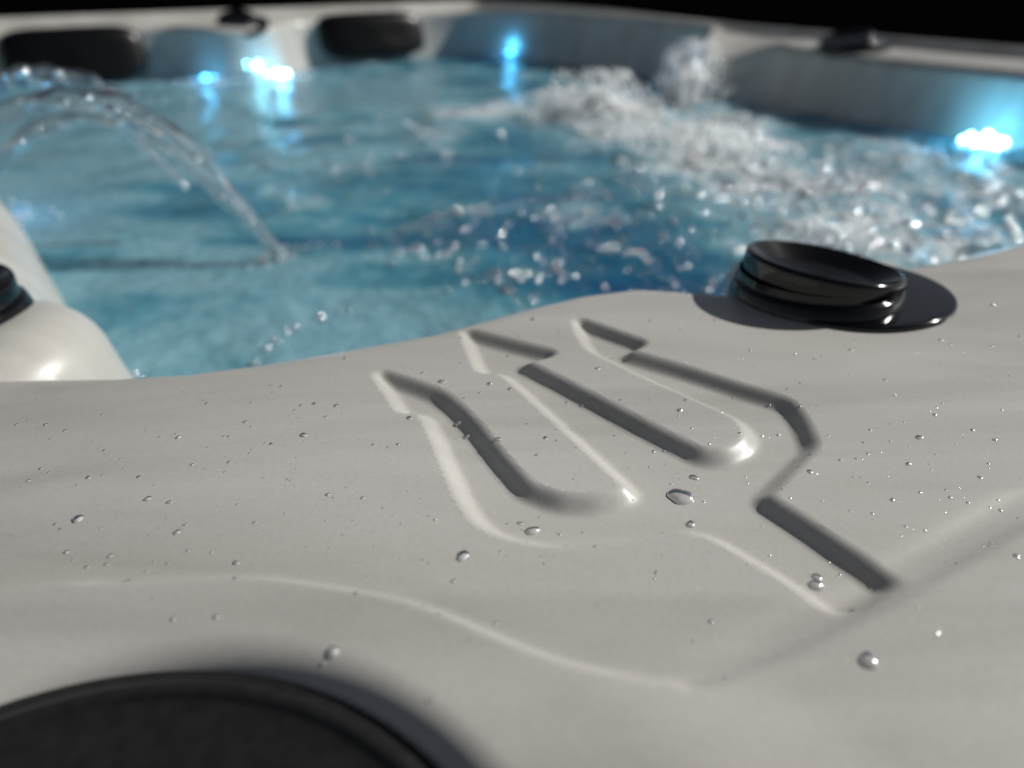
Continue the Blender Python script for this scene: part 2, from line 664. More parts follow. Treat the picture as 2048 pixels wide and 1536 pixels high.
# ---- the far sides: seats, dividers, ledge and lip, swept along the rim
CTRL = [  # edge u, v | outer u, v | edge level
    (1.335, .44, 1.5, .44, -.020), (1.335, .60, 1.5, .60, -.020), (1.335, .78, 1.5, .78, -.020), (1.335, .93, 1.5, .93, -.018),
    (1.330, 1.00, 1.5, 1.00, -.014), (1.272, 1.055, 1.5, 1.07, -.040), (1.262, 1.10, 1.5, 1.11, -.048), (1.315, 1.155, 1.5, 1.16, -.016),
    (1.40, 1.215, 1.5, 1.22, .000), (1.438, 1.30, 1.5, 1.30, .004), (1.447, 1.45, 1.5, 1.45, .004), (1.447, 1.65, 1.5, 1.65, .004),
    (1.44, 1.85, 1.5, 1.88, .003), (1.415, 1.98, 1.5, 2.08, .000), (1.36, 2.055, 1.485, 2.185, -.004), (1.27, 2.09, 1.38, 2.2, -.008), (1.12, 2.10, 1.14, 2.2, -.010),
    (.95, 2.10, .95, 2.2, -.012), (.84, 2.085, .84, 2.2, -.012), (.775, 2.03, .775, 2.2, -.014), (.725, 1.99, .725, 2.2, -.016), (.665, 1.98, .665, 2.2, -.016),
    (.605, 1.995, .605, 2.2, -.014), (.565, 2.03, .565, 2.2, -.012), (.50, 2.09, .50, 2.2, -.012), (.36, 2.11, .36, 2.2, -.012), (.18, 2.11, .18, 2.2, -.012),
    (0, 2.10, 0, 2.2, -.012), (-.2, 2.09, -.2, 2.2, -.012), (-.42, 2.05, -.42, 2.2, -.012), (-.56, 1.96, -.64, 2.2, -.012), (-.62, 1.8, -.73, 2.19, -.012),
    (-.64, 1.6, -.75, 1.9, -.012), (-.645, 1.2, -.75, 1.3, -.012), (-.645, .9, -.75, .9, -.012), (-.645, .62, -.75, .62, -.012)]
S = smooth_line(CTRL, 10)
E, Q, ZE = S[:, :2], S[:, 2:4], S[:, 4]
Q[:, 0] = np.clip(Q[:, 0], U0, U1)
Q[:, 1] = np.clip(Q[:, 1], V0_, V1)
Nrm = Q - E
LEN = np.linalg.norm(Nrm, axis=1, keepdims=True)
Nrm = Nrm / LEN
# inward direction of the wall from the path itself, smoother than the pairing
T = np.gradient(E, axis=0)
T /= np.linalg.norm(T, axis=1, keepdims=True)
OUT = np.stack([T[:, 1], -T[:, 0]], -1)
rows = []
for zz, inn in [(-.55, .20), (-.42, .12), (-.30, .075), (-.22, .050), (-.16, .033), (-.12, .022), (-.085, .013), (-.055, .006), (-.035, .002)]:
    rows.append(np.column_stack([E - OUT * inn, ZE + zz]))
for a in np.linspace(0, 90, 8):
    r = 0.020
    rows.append(np.column_stack([E + OUT * 0 + Nrm * (r - r * math.cos(R(a))), ZE - r + r * math.sin(R(a))]))
LZ = 0.0115 - 0.0105 * smooth((1.75 - Q[:, 1]) / .6) * smooth((Q[:, 0] - .5) / .3)
LIPW = np.minimum(0.030, LEN * 0.30)
for t in (0.35, 0.75):
    rows.append(np.column_stack([E + Nrm * (0.020 + (LEN - LIPW - 0.040) * t), ZE * (1 - t) - .014 * t]))
for t in np.linspace(0, 1, 7):
    s = t * t * (3 - 2 * t)
    rows.append(np.column_stack([Q - Nrm * (LIPW + 0.016 * (1 - t)), -.014 * (1 - s) + (LZ - .001) * s]))
rows.append(np.column_stack([Q - Nrm * LIPW * 0.5, LZ]))
for a in np.linspace(0, 90, 7):
    r = 0.016
    rows.append(np.column_stack([Q - Nrm * (r - r * math.sin(R(a))), LZ - r + r * math.cos(R(a))]))
rows.append(np.column_stack([Q, np.full(len(Q), -0.20)]))
Vs = to_world(np.array(rows)).reshape(-1, 3)
Fs = grid_faces(len(rows), len(E))

Va, Fa = compact(Vn, F_shell)
shell = put("shell", mesh_from("shell", np.vstack([Va, Vs]), np.vstack([Fa, Fs + len(Va)]), M_SHELL), tub)
Vt, Ft = compact(Vn, F_tri)
emblem = put("trident_emblem", mesh_from("trident_emblem", Vt, Ft, M_SHELL), shell, label="sunken trident emblem moulded into the rim")

# cabinet boards under the rim
for (a, b) in [((U0, V0_), (U1, V0_)), ((U1, V0_), (U1, V1)), ((U1, V1), (U0, V1)), ((U0, V1), (U0, V0_))]:
    a, b = np.array(a), np.array(b)
    d = (b - a) / np.linalg.norm(b - a)
    n_ = np.array([d[1], -d[0]])
    a2, b2 = a - n_ * .03 + d * .03, b - n_ * .03 - d * .03
    vs = []
    for z in (-RIM + .01, -.10):
        for p in (a2, b2, b2 - n_ * .02, a2 - n_ * .02):
            vs.append((*p, z))
    put("cabinet_panel", mesh_from("cabinet_panel", to_world(vs), [(0, 1, 5, 4), (1, 2, 6, 5), (2, 3, 7, 6), (3, 0, 4, 7), (4, 5, 6, 7), (3, 2, 1, 0)], M_CABINET, False), tub)


def placed(V, loc, normal=(0, 0, 1), spin=0.0):
    """put local coordinates at (u, v, z) with the given up vector (world axes)"""
    q = Vector(normal).normalized().to_track_quat('Z', 'Y').to_matrix()
    m = np.array(q @ Matrix.Rotation(spin, 3, 'Z'))
    return V @ m.T + to_world(np.array(loc, float))


# ---- round black lid in its socket
prof = round_profile([(0.0735, -0.020), (0.0735, -0.0050), (0.0712, -0.0022), (0.0668, -0.0016), (0.0652, -0.0004), (0.0632, -0.0004), (0.0620, -0.0016), (0.0590, -0.0022), (0.030, -0.0034), (0.0008, -0.0038)], 0.0016)
lv, lf = lathe([(r * 1.075, z_) for r, z_ in prof], 128)
put("filter_lid", mesh_from("filter_lid", placed(lv, (*LID_C, 0.0007)), lf, M_SATIN), tub, label="round matt black lid sunk in the near corner")


# ---- diverter knobs: base disc, body, dished cap with a raised rim
def knob(u, v, z, base_n, cap_n, scale=1.0, with_base=True, spin=0.0, hs=1.0, sink=0.0):
    s = scale
    first = None
    up = np.array(Vector(base_n).normalized())
    if with_base:
        pr = round_profile([(.0470, -.010), (.0470, .0004), (.0462, .0011), (.0430, .0012), (.0005, .0012)], .0006)
        V, Fc = lathe([(r * s, z_ * s * hs) for r, z_ in pr], 72)
        first = put("control_knob", mesh_from("control_knob", placed(V, (u, v, z), base_n), Fc, M_GLOSS), tub)
    # body, off the middle of its disc
    off = KNOB_OFF if with_base else np.zeros(2)
    pr = round_profile([(.0392, -.0030), (.0386, .0030), (.0372, .0074), (.0350, .0082), (.0350, .0120)], .0012)
    V, Fc = lathe([(r * s, z_ * s * hs) for r, z_ in pr], 72)
    body = put("knob_body" if first else "control_knob", mesh_from("knob_body", placed(V * (.955, .955, 1), (u + off[0], v + off[1], z + (.001 - sink) * s), base_n), Fc, M_GLOSS), first or tub)
    root = first or body
    # cap: a slanted dish whose skirt overlaps the body
    pr = round_profile([(.0338, .0064), (.0362, .0070), (.0368, .0150), (.0352, .0165), (.0330, .0150), (.0250, .0098), (.0150, .0072), (.0006, .0064)], .0014)
    V, Fc = lathe([(r * s, z_ * s * hs) for r, z_ in pr], 72)
    put("knob_cap", mesh_from("knob_cap", placed(V * (.925, .925, 1), (u + off[0], v + off[1], z + (.0015 - sink) * s), cap_n), Fc, M_GLOSS), root)
    # finger grip: a wedge on the side of the body
    a = np.linspace(R(-40), R(40), 14)
    vs = []
    for k, zz in enumerate((.0010, .0080)):
        for rr in (.0330, .0372 - .0022 * k):
            vs += [(rr * s * math.cos(t + spin), rr * s * math.sin(t + spin), zz * s) for t in a]
    n = len(a)
    fc = []
    for i in range(n - 1):
        fc += [(n + i, n + i + 1, 3 * n + i + 1, 3 * n + i), (2 * n + i, 3 * n + i, 3 * n + i + 1, 2 * n + i + 1)]
    fc += [(0, n, 3 * n, 2 * n), (n - 1, 2 * n - 1, 4 * n - 1, 3 * n - 1)]
    put("finger_grip", mesh_from("finger_grip", placed(np.array(vs), (u + off[0], v + off[1], z + (.001 - sink) * s), base_n), fc, M_GLOSS, False), root)
    return root


KNOB_OFF = np.array([-0.0125, 0.0040])
view = np.array([0.149, 0.325])
view = view / np.linalg.norm(view)
tilt = lambda k, side=0.0: (view[0] * k + view[1] * side, view[1] * k - view[0] * side, 1.0)
kn = knob(KNOB_C[0] + .009, KNOB_C[1] + .006, -0.0006, tilt(0.03, -.03), tilt(0.13, 0.09), spin=R(-80), sink=.0030)
kn["label"] = "glossy black knob on a round base beside the trident"
knob(PAD_C[0] + 0.001, PAD_C[1] + 0.014, -0.0225, (-0.06, 0.0, 1), (-0.05, -0.05, 1), 1.1, False, spin=R(-50))["label"] = "black knob on the rounded arm at the left edge"
knob(1.400, .875, -0.014, (-.16, 0, 1), (-.20, -.1, 1), 1.35, True, spin=R(200), hs=.75)["label"] = "black knob on the sunlit right ledge"
knob(.680, 2.035, -0.014, (0, -.30, 1), (.03, -.36, 1), 1.30, True, spin=R(-90), hs=.8)["label"] = "black knob on the far ledge between the headrests"


# ---- headrest pillows
def pillow(u, v, z, w, h, d, lean):
    nu, nv = 64, 32
    th = np.linspace(-math.pi / 2 + .03, math.pi / 2 - .03, nv)
    ph = np.linspace(0, 2 * math.pi, nu, endpoint=False)
    sg = lambda c, e: np.sign(c) * np.abs(c) ** e
    TH, PH = np.meshgrid(th, ph, indexing='ij')
    X = w / 2 * sg(np.cos(TH), .28) * sg(np.cos(PH), .42)
    Z = h / 2 * sg(np.cos(TH), .28) * sg(np.sin(PH), .50)
    Y = d / 2 * sg(np.sin(TH), .55)
    Y = Y - 0.010 * (1 - (2 * X / w) ** 2) * 0 + 0.012 * (2 * X / w) ** 2
    X[0] *= .01; X[-1] *= .01; Z[0] *= .01; Z[-1] *= .01
    Vv = np.stack([X + u, Y + v + Z * lean, Z + z], -1).reshape(-1, 3)
    return put("headrest", mesh_from("headrest", to_world(Vv), grid_faces(nv, nu, True), M_PILLOW), tub)


pillow(.312, 2.075, -.062, .292, .112, .07, .28)["label"] = "wide black headrest at the far left"
pillow(1.045, 2.075, -.056, .305, .110, .07, .28)["label"] = "black headrest nearest the far corner"


# ---- lights at the waterline
def lamp(u, v, z, r, normal, mat, power, label, col=(0.08, 0.52, 1.0), lift=0.03):
    pr = round_profile([(r * 1.25, -.004), (r * 1.25, .002), (r * 1.02, .004)], .001)
    V, Fc = lathe(pr, 32)
    hous = put("light", mesh_from("light", placed(V, (u, v, z), normal), Fc, M_SATIN), tub, label=label)
    V, Fc = lathe([(r, .0030), (r * .8, .0062), (r * .4, .0082), (.0004, .0088)], 32)
    put("lens", mesh_from("lens", placed(V, (u, v, z), normal), Fc, mat), hous)
    rc = random.Random(int(abs(u * 977 + v * 613) * 100))
    nrm_ = Vector(normal).normalized()
    t1 = nrm_.cross(Vector((0, 0, 1))).normalized() if abs(nrm_.z) < .99 else Vector((1, 0, 0))
    t2 = nrm_.cross(t1)
    for k in range(6):  # glowing beads added round the lens to scatter its glow into spots
        a_ = k * 1.05 + rc.random() * .7
        rr_ = min(r, .011) * (1.3 + 1.6 * rc.random())
        q_ = to_world(np.array([u, v, z], float)) + np.array(t1 * math.cos(a_) * rr_ * 1.5 + t2 * math.sin(a_) * rr_ * .6 + Vector((0, 0, .001 + .005 * rc.random())))
        rl_ = r * (.16 + .22 * rc.random())
        V, Fc = sphere_unit(12, 8)
        put("led", mesh_from("led", V * rl_ + q_, Fc, mat), hous)
    if power:
        ld = bpy.data.lights.new("light_glow", 'POINT')
        ld.energy = power
        ld.color = col
        ld.shadow_soft_size = r
        lo = bpy.data.objects.new("light_glow", ld)
        COL.objects.link(lo)
        n = np.array(Vector(normal).normalized())
        lo.location = to_world(np.array([u, v, z], float)) + n * lift
        lo.parent = hous
        lo.matrix_parent_inverse = world_of(hous).inverted()
    return hous


def tubdir(u, v, z):
    return (u * CA - v * SA, u * SA + v * CA, z)


LAMPS = [
    (.672, 1.955, -.100, .007, (-.2, -1, .6), M_LAMPW, 0.02, "white-cyan light on the far divider, the higher one"),
    (.712, 1.930, -.120, .013, (.1, -.35, 1), M_LAMPW, 0.16, "white-cyan light at the waterline under the far divider"),
    (.548, 1.960, -.120, .008, (0, -.25, 1), M_LAMP, 0.08, "small cyan light beside the far left headrest"),
    (1.405, 1.940, -.116, .009, (-.3, -.1, 1), M_LAMPB, 0.12, "deep blue light in the far corner"),
    (1.300, 1.135, -.115, .010, (-.8, -.2, 1), M_LAMPB, 0.45, "blue light behind the splash"),
    (1.285, .550, -.119, .020, (-.4, 0, 1), M_LAMPW, 0.26, "bright cyan light at the right wall"),
    (.022, 1.02, -.121, .008, (0, -.2, 1), M_LAMPB, 0.14, "pale blue light behind the left arm"),
]
for (a, b, c, r, n_, mt, pw, lb) in LAMPS:
    lamp(a, b, c, r, tubdir(*n_), mt, pw, lb)

# ------------------------------------------------------------------ water
du = 0.0052
wu, wv = np.arange(-0.66, 1.462, du), np.arange(0.12, 2.125, du)
WU, WV = np.meshgrid(wu, wv)


def waves(U, Vv, n, lo, hi, amp, seed):
    r = np.random.default_rng(seed)
    z = np.zeros_like(U)
    for _ in range(n):
        L = lo * (hi / lo) ** r.random()
        a = r.random() * 2 * math.pi
        k = 2 * math.pi / L
        ph = k * (U * math.cos(a) + Vv * math.sin(a)) + r.random() * 6.28
        ph = ph + 0.8 * np.sin(k * .31 * (U * math.sin(a + .7) - Vv * math.cos(a + .7)) + r.random() * 6.28)
        z += amp * L * np.sin(ph)
    return z / math.sqrt(n)


def boil_field(U, Vv):
    """how strongly the jets churn the water"""
    def along(p, q, w):
        p, q = np.array(p), np.array(q)
        d = q - p
        t = np.clip(((U - p[0]) * d[0] + (Vv - p[1]) * d[1]) / (d @ d), 0, 1)
        return np.exp(-(((U - p[0] - t * d[0]) ** 2 + (Vv - p[1] - t * d[1]) ** 2) / w ** 2))
    b = along((1.08, 1.26), (.88, .70), .13)
    b = np.maximum(b, along((1.24, 1.10), (1.18, 1.02), .10))
    b = np.maximum(b, .75 * along((1.15, .95), (.86, .60), .12))
    b = np.maximum(b, .62 * along((1.15, .62), (.80, .42), .17))
    b = np.maximum(b, .55 * along((1.05, 1.30), (.80, 1.25), .08))
    return b


BF = boil_field(WU, WV)
calm = smooth((0.42 - WU) / 0.3)
big = waves(WU, WV, 30, .09, .30, .018, 1)
mid = waves(WU, WV, 40, .028, .09, .020, 2)
small = waves(WU, WV, 40, .016, .03, .016, 3)
patch = waves(WU, WV, 14, .15, .5, 1.0, 4)
patch = patch / patch.std()
ch = .55 + 1.0 * BF + .25 * (1 - calm)
WZ = big * ch + mid * ch * (.6 + .5 * np.clip(patch, 0, 1)) + small * (.25 + 1.2 * BF)
WZ += BF * (.010 + .035 * np.clip(waves(WU, WV, 30, .035, .11, .22, 6), -.5, 1.2) * 1.0)
streak = waves(WU * 1.0, WV * 1.0, 40, .03, .22, 1.0, 8)
streak = streak / streak.std()
fine = waves(WU, WV, 40, .015, .06, 1.0, 9)
fine = fine / fine.std()
AER = .48 + .16 * calm + .07 * patch
deep = np.exp(-(((WU - .50) / .17) ** 2 + ((WV - .62) / .30) ** 2))
AER -= .24 * deep
AER += .10 * smooth((.30 - WU) / .2) * smooth((1.0 - WV) / .4)
AER += .17 * np.clip(streak - .7, 0, 1.4) + .07 * np.clip(fine - .7, 0, 1.2) - .05 * np.clip(-streak - .5, 0, 1)
AER += BF * (.56 + .14 * fine + .10 * streak) + .10 * np.clip(WZ / .02, -1, 1) * (BF + .12)
AER += .30 * smooth((WV - 0.95) / .5) * smooth((1.15 - WU) / .4)
AER -= .06 * smooth((WU - 1.05) / .2) * (1 - BF)
WX, WY = WU * CA - WV * SA, WU * SA + WV * CA
drift = waves(WX * .32, WY * 1.3, 40, .03, .20, 1.0, 31)
drift = drift / drift.std()
AER += .10 * drift * (1 - .5 * BF)
AER = np.clip(np.minimum(AER, .68 + .6 * BF), 0, 1.05)
wV = to_world(np.stack([WU, WV, WZ + WATER_Z], -1)).reshape(-1, 3)
wF = grid_faces(len(wv), len(wu))
wme = mesh_from("water", wV, wF, M_WATER)
at = wme.attributes.new("aeration", 'FLOAT', 'POINT')
at.data.foreach_set("value", AER.ravel().astype(np.float32))
put("water", wme, kind='structure')


def water_level(u, v):
    i = np.clip(((np.asarray(v) - wv[0]) / du).astype(int), 0, len(wv) - 1)
    j = np.clip(((np.asarray(u) - wu[0]) / du).astype(int), 0, len(wu) - 1)
    return WZ[i, j] + WATER_Z


# ---- metal beads added on the surface to stand in for sun glints
SV, SF = sphere_unit(10, 7)


def rot_mats(n, r):
    a = r.random((n, 3)) * 2 * math.pi
    ca, sa = np.cos(a), np.sin(a)
    out = np.empty((n, 3, 3))
    for i in range(n):
        m = Matrix.Rotation(a[i, 0], 3, 'Z') @ Matrix.Rotation((a[i, 1] - math.pi) * .22, 3, 'X')
        out[i] = np.array(m)
    return out


def flecks(n, sample, rlo, rhi, stretch, seed):
    r = np.random.default_rng(seed)
    uv = sample(n, r)
    s = rlo * (rhi / rlo) ** (r.random(len(uv)) ** 2.0)
    m = rot_mats(len(uv), r)
    st = 1 + (stretch - 1) * r.random(len(uv))
    sc = np.stack([s * st, s, s * .85], -1)
    m = m * sc[:, None, :]
    z = water_level(uv[:, 0], uv[:, 1]) + s * .25
    return many(SV, SF, m, to_world(np.column_stack([uv, z])))


def sampler(density):
    def f(n, r):
        out = []
        while len(out) < n:
            u, v = r.uniform(-.6, 1.40), r.uniform(.2, 2.05)
            if r.random() < density(u, v):
                out.append((u, v))
        return np.array(out)
    return f


def dens(u, v):
    i = min(max(int((v - wv[0]) / du), 0), len(wv) - 1)
    j = min(max(int((u - wu[0]) / du), 0), len(wu) - 1)
    b = BF[i, j]
    cl = max(0.0, streak[i, j] - .2) * .5
    d = .30 * b * b + cl * .22 * (u > .25)
    if .35 < u < 1.1 and v < .75:
        d += .42 * (0.3 + cl)
    if u > .70 and v < .62:
        d += .85 * (.25 + cl)
    d += .02 * (u > .3)
    if u < .3:
        d *= .15
    if v > 1.3:
        d *= .35
    return d


bv, bf = flecks(8000, sampler(dens), .0008, .0031, 3.2, 21)
put("bubbles", mesh_from("bubbles", bv, bf, M_GLINT), kind='stuff', label="silvery bubbles and flecks glinting on the blue water")
# pale beads added round the lights to show as cyan glints
r_ = np.random.default_rng(33)
pts = []
for (a, b, c, r, n_, mt, pw, lb) in LAMPS:
    for _ in range(80):
        pts.append((a + n_[0] * .025 + r_.normal(0, .030), b + n_[1] * .025 + r_.normal(0, .022)))
pts = np.array(pts)
ss = r_.uniform(.0010, .0036, len(pts))
m_ = rot_mats(len(pts), r_) * ss[:, None, None]
cv, cf = many(SV, SF, m_, to_world(np.column_stack([pts, water_level(pts[:, 0], pts[:, 1]) + ss * .4])))
put("lit_bubbles", mesh_from("lit_bubbles", cv, cf, M_FOAM), kind='stuff', label="bubbles glinting cyan around the lights")
pts = []  # second set in silver, added for more cyan glints
for (a, b, c, r, n_, mt, pw, lb) in LAMPS:
    for _ in range(22):
        pts.append((a + n_[0] * .03 + r_.normal(0, .034), b + n_[1] * .03 + r_.normal(0, .022)))
pts = np.array(pts)
ss = r_.uniform(.0014, .0030, len(pts))
m_ = rot_mats(len(pts), r_) * ss[:, None, None]
cv, cf = many(SV, SF, m_, to_world(np.column_stack([pts, water_level(pts[:, 0], pts[:, 1]) + ss * .7])))
put("lit_beads", mesh_from("lit_beads", cv, cf, M_GLINT), kind='stuff', label="silvery bubbles glinting cyan around the lights")
# a broken chain of silver beads in the calm water near the rim
chain = np.array([PX(x, y, WATER_Z) for x, y in [(512, 731), (536, 704), (548, 684), (556, 690), (572, 664), (578, 672), (592, 660), (600, 662), (628, 640), (640, 634), (646, 640), (676, 622), (700, 616), (284, 764), (322, 764), (270, 750)]])
r_ = np.random.default_rng(5)
ss = r_.uniform(.0014, .0032, len(chain))
m_ = rot_mats(len(chain), r_) * ss[:, None, None]
cv, cf = many(SV, SF, m_, to_world(np.column_stack([chain, water_level(chain[:, 0], chain[:, 1]) + ss * .3])))
put("bubble_chain", mesh_from("bubble_chain", cv, cf, M_GLINT), kind='stuff', label="short chain of bubbles on calm water near the rim")


# ---- white splashes thrown up by the jets
def splash(u, v, h, w, n, seed, name, label, lean=(0, 0)):
    r = np.random.default_rng(seed)
    # lumpy body
    nv_, nu_ = 44, 80
    t = np.linspace(0, 1, nv_)
    a = np.linspace(0, 2 * math.pi, nu_, endpoint=False)
    Tt, A = np.meshgrid(t, a, indexing='ij')
    rad = w * (1 - Tt ** 1.3) ** .7 * (.75 + .25 * np.sin(3 * A + 5 * Tt + seed) + .18 * np.sin(7 * A - 9 * Tt + 2 * seed) + .12 * np.sin(11 * A + 17 * Tt) + .07 * np.sin(19 * A - 31 * Tt + seed) + .05 * np.sin(31 * A + 23 * Tt)) + .001
    zz = h * Tt * (.85 + .2 * np.sin(2 * A + seed) + .15 * np.sin(5 * A + 2.2 * seed)) - .012
    Vb = np.stack([u + rad * np.cos(A) + lean[0] * Tt, v + rad * np.sin(A) + lean[1] * Tt, WATER_Z + zz], -1).reshape(-1, 3)
    Fb = grid_faces(nv_, nu_, True)
    # thrown drops
    hh = h * 1.25 * r.random(n) ** 1.5
    aa = r.random(n) * 2 * math.pi
    rr = w * (1.25 - .7 * hh / (h * 1.25)) * np.sqrt(r.random(n)) * 1.15
    loc = np.column_stack([u + rr * np.cos(aa) + lean[0] * hh / h, v + rr * np.sin(aa) + lean[1] * hh / h, WATER_Z + hh + .004])
    s = .0006 * (.0036 / .0006) ** (r.random(n) ** 1.6)
    m = rot_mats(n, r) * np.stack([s, s, s * (1 + r.random(n))], -1)[:, None, :]
    Vd, Fd = many(SV, SF, m, to_world(loc))
    V = np.vstack([to_world(Vb), Vd])
    me = mesh_from(name, V, np.vstack([Fb, Fd + len(Vb)]), M_FOAM)
    o = put(name, me, label=label, cat="splash", group="splashes thrown up by the jets")
    return o


splash(.985, 1.075, .058, .105, 1100, 3, "water_splash", "wide white splash left of the taller one in the churning water", (-.01, .02))
splash(1.215, 1.075, .092, .068, 900, 8, "water_splash", "tall pale blue splash rising against the far right wall", (0.0, .01))
splash(.90, .78, .026, .110, 900, 12, "water_splash", "low white froth mound in front of the taller splashes", (0, 0))


# ---- arcs of clear water from a jet outside the frame
def onY(x, y, Y):
    a = (x - 1024) / F_PX
    b = -(y - 768) / F_PX
    d = np.array([a, math.cos(PITCH) + b * math.sin(PITCH), -math.sin(PITCH) + b * math.cos(PITCH)])
    q = d * (Y / d[1])
    return (q[0], q[1], q[2] + CAMH + RIM)


def stream(pix, y0, k, r0, r1, seed, label):
    r = np.random.default_rng(seed)
    pts = smooth_line([onY(x, y, y0 + k * (560 - x)) for x, y in pix], 10)
    n, sg = len(pts), 18
    T_ = np.gradient(pts, axis=0)
    T_ /= np.linalg.norm(T_, axis=1, keepdims=True)
    side = np.cross(T_, (0, 0, 1.0))
    side /= np.linalg.norm(side, axis=1, keepdims=True)
    upv = np.cross(side, T_)
    t = np.linspace(0, 1, n)
    rad = (r0 + (r1 - r0) * t) * (1 + .12 * np.sin(t * 19 + seed) + .07 * np.sin(t * 43 + 2 * seed))
    a = np.linspace(0, 2 * math.pi, sg, endpoint=False)
    wob = 1 + .15 * np.sin(3 * a[None] + 30 * t[:, None] + seed)
    V = pts[:, None, :] + (rad[:, None] * wob)[..., None] * (np.cos(a)[None, :, None] * side[:, None, :] + np.sin(a)[None, :, None] * upv[:, None, :])
    Fc = grid_faces(n, sg, True)
    V = V.reshape(-1, 3)
    nb = 16  # silver beads added along the arc as its glints
    k = r.integers(int(n * .1), n, nb)
    rb = rad[k] * r.uniform(.25, .55, nb)
    mb = rot_mats(nb, r) * np.stack([rb * 1.6, rb, rb], -1)[:, None, :]
    loc = pts[k] + np.column_stack([np.zeros(nb), -rad[k] * .8, rad[k] * r.uniform(-.6, .8, nb)]) + T_[k] * r.normal(0, .002, nb)[:, None]
    Vb, Fb = many(SV, SF, mb, loc)
    me = mesh_from("water_jet", np.vstack([V, Vb]), np.vstack([Fc, Fb + len(V)]), M_CLEAR)
    me.materials.append(M_GLINT)
    mi = np.zeros(len(me.polygons), np.int32)
    mi[len(Fc):] = 1
    me.polygons.foreach_set("material_index", mi)
    return put("water_jet", me, label=label, cat="water jet", group="arcs of water at the left")


stream([(-60, 200), (20, 164), (80, 154), (150, 162), (215, 188), (262, 214)], .86, .00012, .0125, .0100, 1, "highest arc of clear water at the far left")
stream([(-60, 290), (20, 222), (90, 201), (160, 200), (230, 208), (300, 240), (370, 290), (430, 350), (480, 412), (530, 472), (564, 512)], .71, .00016, .0112, .0056, 2, "long arc of clear water that falls furthest right")
stream([(-60, 395), (10, 312), (60, 270), (120, 245), (175, 235), (240, 238), (290, 262), (340, 295), (400, 350), (450, 395), (482, 430)], .72, .00016, .0096, .0060, 3, "lowest arc of clear water with blue glints")
stream([(175, 238), (230, 248), (270, 277), (310, 316), (350, 353), (376, 378)], .76, .00012, .0050, .0036, 4, "short inner strand of water inside the arcs")
# where the long arc lands
lp = PX(562, 512, WATER_Z)
r_ = np.random.default_rng(9)
n = 60
uv = lp + np.column_stack([r_.normal(0, .022, n), r_.normal(0, .010, n)])
ss = r_.uniform(.0008, .0022, n)
m_ = rot_mats(n, r_) * ss[:, None, None]
cv, cf = many(SV, SF, m_, to_world(np.column_stack([uv, water_level(uv[:, 0], uv[:, 1]) + ss * .3])))
put("landing_froth", mesh_from("landing_froth", cv, cf, M_FOAM), kind='stuff', label="pale froth where the long water arc lands")

